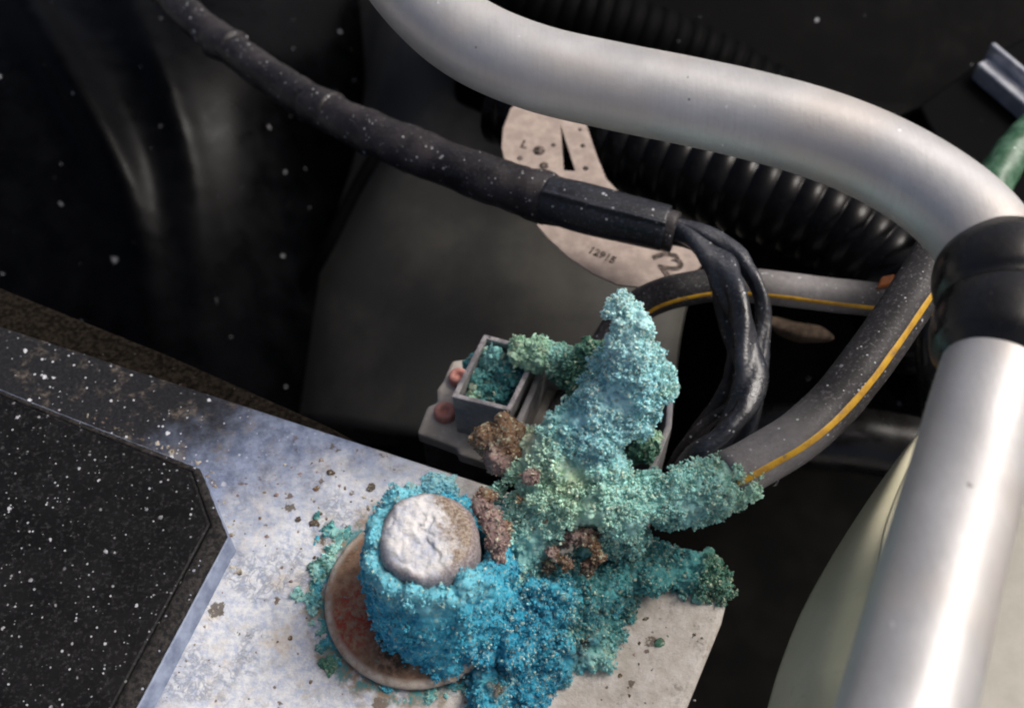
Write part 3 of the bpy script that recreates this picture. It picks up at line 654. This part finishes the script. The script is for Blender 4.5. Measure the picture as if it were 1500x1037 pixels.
# ------------------------------------------------------------------ cables with a yellow stripe
ca = empty('striped_cable', P(1100, 676, 20), 'thick dusty black cable with yellow stripe leaving the turquoise crust', 'cable')
pa = [P(1062, 700, 20), P(1085, 689, 20), P(1115, 672, 20), P(1165, 642, 21), P(1215, 598, 22), P(1258, 547, 24), P(1300, 488, 26), P(1343, 424, 28), P(1386, 352, 27), P(1425, 310, 14), P(1450, 320, -20), P(1460, 340, -70)]
tube('insulation', pa, 4.9, M_cable, ca, n=120, lump=.12)
stripe('stripe', pa, 4.9, M_yellow, ca, R(42), R(10), n=120)
cb = empty('striped_cable', P(1170, 430, -2), 'black cable with thin yellow line running level behind the twisted wires', 'cable')
pb = [P(880, 520, -12), P(915, 468, -8), P(960, 436, -5), P(1040, 418, -3), P(1120, 420, -2), P(1200, 430, -2), P(1290, 440, -2), P(1400, 452, -2), P(1520, 470, -2)]
tube('insulation', pb, 3.9, M_cable, cb, n=90, lump=.1)
stripe('stripe', pb, 3.9, M_yellow, cb, R(66), R(9), n=90)

# ------------------------------------------------------------------ taped loom and the wires leaving it
lo = empty('wiring_loom', P(700, 262, 8), 'dust speckled black taped wiring loom crossing over the beige tag', 'wiring loom')
pl = [P(150, -120, -14), P(225, -32, -10), P(275, 22, -8), P(330, 66, -6), P(400, 115, -3), P(470, 158, 0), P(540, 194, 3), P(620, 228, 6), P(700, 258, 8), P(780, 284, 9), P(860, 305, 10), P(930, 324, 10), P(990, 340, 10)]
def loom_prof(th, s, i):
    return 1 + .035 * np.sin(s / 7.0) + .03 * np.sin(s / 2.6 + 2 * th) + .04 * np.sin(3 * th + s / 15) + (.05 if (s % 37) < 5 else 0)
tube('taped_sleeve', pl, [4.2, 4.3, 4.4, 4.5, 4.6, 4.8, 5.1, 5.4, 5.5, 5.5, 5.3, 5.1, 4.5], M_tape, lo, n=220, seg=36, prof=loom_prof, lump=.35, lscale=4)
ps = [P(800, 290, 10), P(840, 301, 10.3), P(890, 314, 10.5), P(935, 325, 10.5), P(976, 335, 10.5)]
def sheath_prof(th, s, i):
    d = np.abs((th - R(28) + np.pi) % (2 * np.pi) - np.pi)        # one folded edge
    flat = np.where((th > R(190)) & (th < R(318)), 1 / np.maximum(.80, np.cos((th - R(254)))), 1)
    return (1 + .13 * np.exp(-(d / .10) ** 2)) * (1 + .012 * np.sin(s / 3 + th * 2))
tube('plastic_sheath', ps, [5.2, 5.6, 5.55, 5.4, 5.1], M_sheath, lo, n=40, seg=120, prof=sheath_prof)
for q in (4, 2):                               # loose tape ends that catch the light
    c = np.asarray(pl[q + 1]) if q == 4 else np.asarray(pl[3])
    tube('tape_wrap', [c - np.array([3.4, -2.6, 1.0]), c + np.array([3.4, -2.6, 1.0])], 4.95 if q == 4 else 4.75, M_tape, lo, n=8, seg=36, prof=lambda th, s, i: 1 + .02 * np.sin(th * 4))
# twisted wires
def wire(pts, rad, mat, label, ncol=None, prof=None):
    o = empty('loom_wire', pts[0], label, 'wire', 'wires leaving the loom')
    tube('wire_sleeve', pts, rad, mat, o, n=90, seg=24, prof=prof, lump=.25, lscale=4); return o
tw = lambda k, ph: (lambda th, s, i: 1 + k * np.cos(2 * (th - s / 9 + ph)) + .07 * np.cos(3 * th + s / 4.3) + .05 * np.cos(5 * th - s / 2.6 + ph) + .03 * np.sin(s / 1.3 + th))
wire([P(960, 330, 10), P(1010, 345, 11), P(1048, 380, 12), P(1072, 430, 12), P(1092, 490, 10), P(1098, 550, 8), P(1085, 600, 6), P(1058, 640, 4), P(1030, 668, 2), P(1000, 700, -6)], 2.9, M_wrap, 'widest flat taped wire of the twisted bundle, bowing right behind the crust', prof=tw(.26, .4))
wire([P(965, 324, 12), P(1025, 338, 13), P(1075, 368, 13), P(1105, 410, 12), P(1119, 455, 9), P(1115, 510, 6), P(1110, 560, 3), P(1100, 620, -2), P(1070, 680, -12)], 1.7, M_wrap, 'outermost dusty black wire of the twisted bundle leaving the loom', prof=tw(.1, 0))
wire([P(965, 345, 8), P(1015, 356, 9), P(1045, 392, 9), P(1060, 450, 6), P(1075, 520, 4), P(1060, 580, 1), P(1025, 630, -4), P(995, 670, -10)], 1.7, M_tape, 'innermost thin black wire of the twisted bundle, nearest the crust tower', prof=tw(.12, 1))
wire([P(1108, 575, 4), P(1085, 590, 4), P(1045, 612, 0), P(1010, 645, -4), P(980, 690, -12)], 1.3, M_tape, 'thin black strand slanting down to the left below the twisted bundle')

# ------------------------------------------------------------------ aluminium pipe with its rubber sleeve
pi_ = empty('metal_pipe', P(1440, 430, 70), 'bent dull aluminium pipe joined by black rubber sleeve at right', 'pipe')
ZP = 70
up = [P(470, -190, ZP), P(555, -78, ZP), P(622, 5, ZP), P(691, 60, ZP), P(785, 100, ZP), P(900, 127, ZP), P(1000, 147, ZP), P(1100, 169, ZP), P(1200, 197, ZP), P(1290, 234, ZP), P(1370, 282, ZP), P(1428, 335, ZP), P(1460, 395, ZP), P(1474, 470, ZP)]
tube('upper_pipe', up, [7.6] * 2 + [7.4] * 8 + [7.5, 7.8, 8.0, 8.0], M_pipe, pi_, n=150, seg=56)
dn = [P(1474, 450, ZP), P(1466, 510, ZP), P(1441, 600, ZP + 1), P(1418, 690, ZP + 2), P(1380, 830, ZP + 5), P(1327, 1037, ZP + 9), P(1262, 1290, ZP + 12)]
tube('lower_pipe', dn, 7.6, M_pipe, pi_, n=80, seg=56)
def sleeve_prof(th, s, i):
    return 1.0
sl = [P(1462, 366, ZP), P(1466, 388, ZP), P(1470, 412, ZP), P(1473, 434, ZP), P(1474, 448, ZP), P(1474, 462, ZP), P(1471, 492, ZP), P(1468, 526, ZP), P(1464, 548, ZP)]
tube('rubber_sleeve', sl, [8.3, 10.0, 10.6, 10.3, 9.5, 10.1, 10.6, 10.1, 8.2], M_rubber, pi_, n=70, seg=56)

# ------------------------------------------------------------------ corrugated hoses
def ribbed(label, pts, rad, pitch, mat):
    o = empty('corrugated_hose', pts[0], label, 'hose', 'ribbed black hoses under the pipe')
    tube('ribbed_wall', pts, rad, mat, o, n=420, seg=36, prof=lambda th, s, i: 1 + .10 * (abs(math.cos(math.pi * s / pitch)) ** .6 - .5))
    return o
ribbed('ribbed black hose directly under the middle of the pipe', [P(740, 150, -26), P(850, 196, -24), P(960, 235, -22), P(1080, 275, -20), P(1180, 314, -20), P(1260, 358, -22), P(1320, 420, -28), P(1350, 500, -45)], 11.5, 5.6, M_hose)
ribbed('ribbed black hose showing above the pipe at the top edge', [P(560, -110, -18), P(700, -30, -20), P(800, 14, -22), P(920, 50, -26), P(1040, 100, -34), P(1160, 170, -44)], 10.5, 4.5, M_void)

# ------------------------------------------------------------------ beige tag under the loom
ZT = -6
out = [(768, 140), (748, 160), (737, 188), (735, 216), (742, 246), (758, 280), (784, 326), (802, 348), (832, 376), (868, 400), (905, 417), (945, 421), (985, 410), (1022, 394), (1046, 370), (1010, 335), (950, 300), (905, 280), (888, 262), (873, 225), (860, 186), (852, 150), (830, 120), (790, 120)]
hole = [(821, 182), (826, 250), (843, 251)]
tg = empty('paper_tag', P(850, 300, ZT), 'pinkish beige tag with black marks hanging beneath the loom', 'tag')
def make_tag():
    bm = bmesh.new(); t0 = P(850, 300, ZT)
    for loop in (out, hole):
        vs = [bm.verts.new((P(x, y, ZT) - t0) * K) for x, y in loop]
        for i in range(len(vs)): bm.edges.new((vs[i], vs[(i + 1) % len(vs)]))
    bmesh.ops.triangle_fill(bm, edges=bm.edges, use_beauty=True, use_dissolve=False)
    bmesh.ops.recalc_face_normals(bm, faces=bm.faces)
    for f in bm.faces:
        if f.normal.z < 0: f.normal_flip()
    me = bpy.data.meshes.new('tag_sheet'); bm.to_mesh(me); bm.free(); me.materials.append(M_tag)
    o = bpy.data.objects.new('tag_sheet', me); col.objects.link(o); o.parent = tg
    m = o.modifiers.new('thickness', 'SOLIDIFY'); m.thickness = .5 * K; m.offset = -1
    return o
tsh = make_tag()
def print_text(s, x, y, size, ang):
    cu = bpy.data.curves.new('printed_text', 'FONT'); cu.body = s; cu.size = size * K; cu.align_x = 'CENTER'; cu.align_y = 'CENTER'; cu.extrude = .05 * K; cu.offset = .035 * size * K
    tmp = bpy.data.objects.new('temporary', cu); col.objects.link(tmp)
    dg = bpy.context.evaluated_depsgraph_get(); me = bpy.data.meshes.new_from_object(tmp.evaluated_get(dg), depsgraph=dg); bpy.data.objects.remove(tmp)
    me.materials.clear(); me.materials.append(M_ink)
    o = bpy.data.objects.new('printed_text', me); col.objects.link(o); o.parent = tsh
    o.location = (P(x, y, ZT + .1) - P(850, 300, ZT)) * K; o.rotation_euler = (0, 0, R(ang))
print_text('Y2', 976, 381, 7.6, -65)
print_text('12915', 882, 374, 2.8, -30)
print_text('L', 768, 212, 3.4, -20)

for (x, y, r) in ((790, 221, 1.5), (797, 243, 1.1), (762, 232, .7), (811, 213, .6), (850, 190, .5), (854, 214, .6), (858, 247, .7)):
    lathe('punched_dot', [(r, 0), (r, .12), (.05, .13)], P(x, y, ZT + .02), M_ink, tsh, seg=16)

# ------------------------------------------------------------------ body panels
bp = empty('body_panel', P(1230, 900, 20), 'olive beige painted body panel edge curving beside the lower pipe', 'body panel')
E = [P(1092, 1180, 8), P(1128, 1037, 8), P(1150, 965, 8), P(1182, 888, 8), P(1235, 795, 8), P(1295, 705, 7), P(1345, 640, 4), P(1420, 560, -4)]
Rr_ = [P(1270, 1200, 30), P(1262, 1037, 30), P(1268, 965, 29), P(1280, 890, 28), P(1291, 820, 26), P(1304, 760, 20), P(1340, 675, 12), P(1400, 590, 0)]
mid_ = [a * .5 + b * .5 + np.array([-1.0, 0, 2.0]) for a, b in zip(E, Rr_)]
patch('flange', [E, mid_, Rr_], M_body, bp, nu=60, nv=24, thick=1.0)
tube('rolled_lip', [p + np.array([.2, 0, .1]) for p in Rr_], .75, M_body, bp, n=80, seg=12)
S1 = [P(1360, 1200, 22), P(1350, 1037, 22), P(1370, 900, 22), P(1400, 760, 20), P(1440, 640, 14), P(1480, 560, 6)]
S2 = [P(1700, 1200, 26), P(1700, 1037, 26), P(1700, 900, 26), P(1700, 760, 24), P(1700, 640, 18), P(1700, 560, 10)]
patch('shelf', [S1, [a * .5 + b * .5 for a, b in zip(S1, S2)], S2], M_shelf, bp, nu=40, nv=20, thick=1.2)

iw = empty('inner_wing', P(750, 300, -100), 'shaded grey inner wing panel seen between the loom and battery', 'body panel')
patch('panel', [[P(520, -40, -90), P(520, 80, -100), P(505, 180, -120), P(440, 300, -150), P(360, 430, -170), P(330, 620, -180)],
                [P(596, -40, -74), P(592, 80, -64), P(588, 180, -70), P(540, 300, -84), P(480, 430, -104), P(460, 620, -122)],
                [P(720, -40, -70), P(720, 80, -60), P(720, 200, -66), P(700, 330, -78), P(660, 450, -86), P(620, 640, -94)],
                [P(900, -40, -70), P(900, 90, -60), P(890, 220, -64), P(880, 340, -74), P(860, 460, -81), P(840, 640, -88)],
                [P(1150, -40, -74), P(1120, 90, -64), P(1080, 230, -70), P(1040, 350, -80), P(1000, 470, -86), P(980, 640, -92)]], M_wing, iw, nu=50, nv=40, thick=1.2)
tube('seam_ridge', [P(560, 210, -70), P(520, 280, -78), P(480, 360, -90), P(440, 430, -106)], 2.2, M_void, iw, n=30, seg=14)

# ------------------------------------------------------------------ black mouldings at left and top right
du = empty('air_duct', P(150, 200, -70), 'glossy black moulded duct with two ridges at the upper left', 'duct')
def duct_sheet():
    ridge1 = spline([(-90, -260), (20, -30), (85, 80), (140, 180), (185, 290), (220, 460), (240, 700)], 80)[0]
    ridge2 = spline([(70, -260), (172, -40), (214, 50), (250, 150), (285, 300), (310, 700)], 80)[0]
    nx, ny = 110, 100; V = []
    for y in np.linspace(-260, 660, ny):
        for x in np.linspace(-260, 590, nx):
            z = -54 - 34 * max(0, (y - 60) / 400) ** 1.5 - 42 * (max(0, x - 250) / 300) ** 1.7
            d1 = np.min(np.hypot(*(ridge1 - (x, y)).T)); d2 = np.min(np.hypot(*(ridge2 - (x, y)).T))
            fade = 1 / (1 + math.exp((y - 260) / 70))
            z += 8 * math.exp(-(d1 / 34) ** 2) * (.25 + .75 * fade) + 4.5 * math.exp(-(d2 / 26) ** 2) * (.15 + .85 / (1 + math.exp((y - 150) / 50)))
            V.append(P(x, y, z))
    Fc = [(i * nx + j, i * nx + j + 1, (i + 1) * nx + j + 1, (i + 1) * nx + j) for i in range(ny - 1) for j in range(nx - 1)]
    o = recalc(mesh('duct_wall', V, Fc, M_duct, du)); m = o.modifiers.new('thickness', 'SOLIDIFY'); m.thickness = 2 * K; m.offset = -1
duct_sheet()
st = prism('felt_strip', [P(-260, 318, -1.5), P(0, 420, -1.5), P(250, 520, -1.5), P(480, 622, -1.5), P(560, 665, -1.5), P(540, 668, -1.5), P(300, 598, -1.5), P(0, 492, -1.5), P(-260, 405, -1.5)], -60, M_strip, None, bev=1.5)
tag(st, 'brown dusty felt strip along the far edge of the battery', 'strip')
bx = empty('black_box', P(1400, 120, -40), 'black plastic box with shiny bracket in the top right corner', 'box')
prism('box_body', [P(1345, 155, -26), P(1440, 85, -26), P(1530, 40, -26), P(1660, 60, -26), P(1640, 330, -26), P(1460, 330, -26), P(1390, 240, -26)], -120, M_void, bx, bev=1.0)
ang = P(1440, 82, -20)
def strip_bar(name, a, b, wd, z0, z1, mat, parent):
    a, b = np.asarray(a), np.asarray(b); d = b - a; d[2] = 0; d /= np.linalg.norm(d); n = np.array([-d[1], d[0], 0])
    return prism(name, [np.r_[(a + n * wd)[:2], z1], np.r_[(b + n * wd)[:2], z1], np.r_[(b - n * wd)[:2], z1], np.r_[(a - n * wd)[:2], z1]], z0, mat, parent, bev=.8, seg=3)
M_chrome = mat_simple('worn_bright_metal', (.40, .42, .47), (.60, .61, .64), 5, .35, .5, metal=.5)
strip_bar('bright_bracket', P(1440, 88, -20), P(1560, 190, -20), 2.3, -26.2, -20, M_chrome, bx)
strip_bar('bright_edge', P(1452, 66, -17), P(1570, 165, -17), .9, -26.2, -16, M_chrome, bx)
wall = prism('bulkhead', [P(660, -330, -8), P(1900, -330, -8), P(1900, 60, -46), P(1340, 160, -46), P(1150, 250, -46), P(900, 130, -38), P(660, 40, -30)], -255, M_void, None, bev=2)
tag(wall, 'black panel filling the background above the aluminium pipe', 'panel')
gh = empty('green_hose', P(1490, 230, 0), 'mottled green hose end peeping out at the right above the pipe bend', 'hose')
tube('hose_wall', [P(1440, 300, 0), P(1478, 232, 2), P(1530, 175, 4), P(1600, 120, 4)], 4.6, M_green, gh, n=40, seg=28, lump=.4, lscale=3)
dk = empty('dark_hose', P(1250, 640, -60), 'dim black hose low in the gap below the striped cable', 'hose')
tube('hose_wall', [P(1090, 640, -70), P(1200, 640, -62), P(1300, 652, -62), P(1420, 680, -62)], 9, M_rubber, dk, n=40, seg=28)
dh = empty('dark_hose', P(1350, 520, 20), 'dim black hose standing behind the rubber sleeve', 'hose')
tube('hose_wall', [P(1378, 420, -30), P(1382, 500, -24), P(1392, 580, -30), P(1400, 700, -50)], 7, M_rubber, dh, n=40, seg=28)
lf = patch('dry_leaf', [[P(1120, 462, -30), P(1160, 470, -29), P(1200, 480, -28)], [P(1130, 478, -29), P(1175, 492, -26), P(1222, 494, -28)], [P(1140, 490, -31), P(1175, 502, -30), P(1210, 500, -30)]], M_brown, None, nu=16, nv=10, thick=.4, lump=1.2, lscale=6)
tag(lf, 'dull brown dry leaf lying in the gap beneath the level striped cable', 'leaf')
oc = prism('orange_clip', [P(1285, 420, 3), P(1292, 404, 3), P(1312, 400, 3), P(1306, 414, 3)], 0, M_orange, None, bev=.5)
tag(oc, 'small orange brown clip where the two striped cables cross', 'clip')
M_drop = Mat('water_drop'); M_drop.b.inputs['Transmission Weight'].default_value = 1; M_drop.b.inputs['IOR'].default_value = 1.33; M_drop = M_drop.out((.95, .97, 1), .03)
dp = P(1133, 704, 14.2)
dr = lathe('water_drop', [(.02, -1.1), (.7, -.85), (1.05, -.2), (1.0, .4), (.6, .9), (.02, 1.1)], dp, M_drop, None, seg=24)
tag(dr, 'clear water drop clinging under the striped cable by the crust', 'drop')
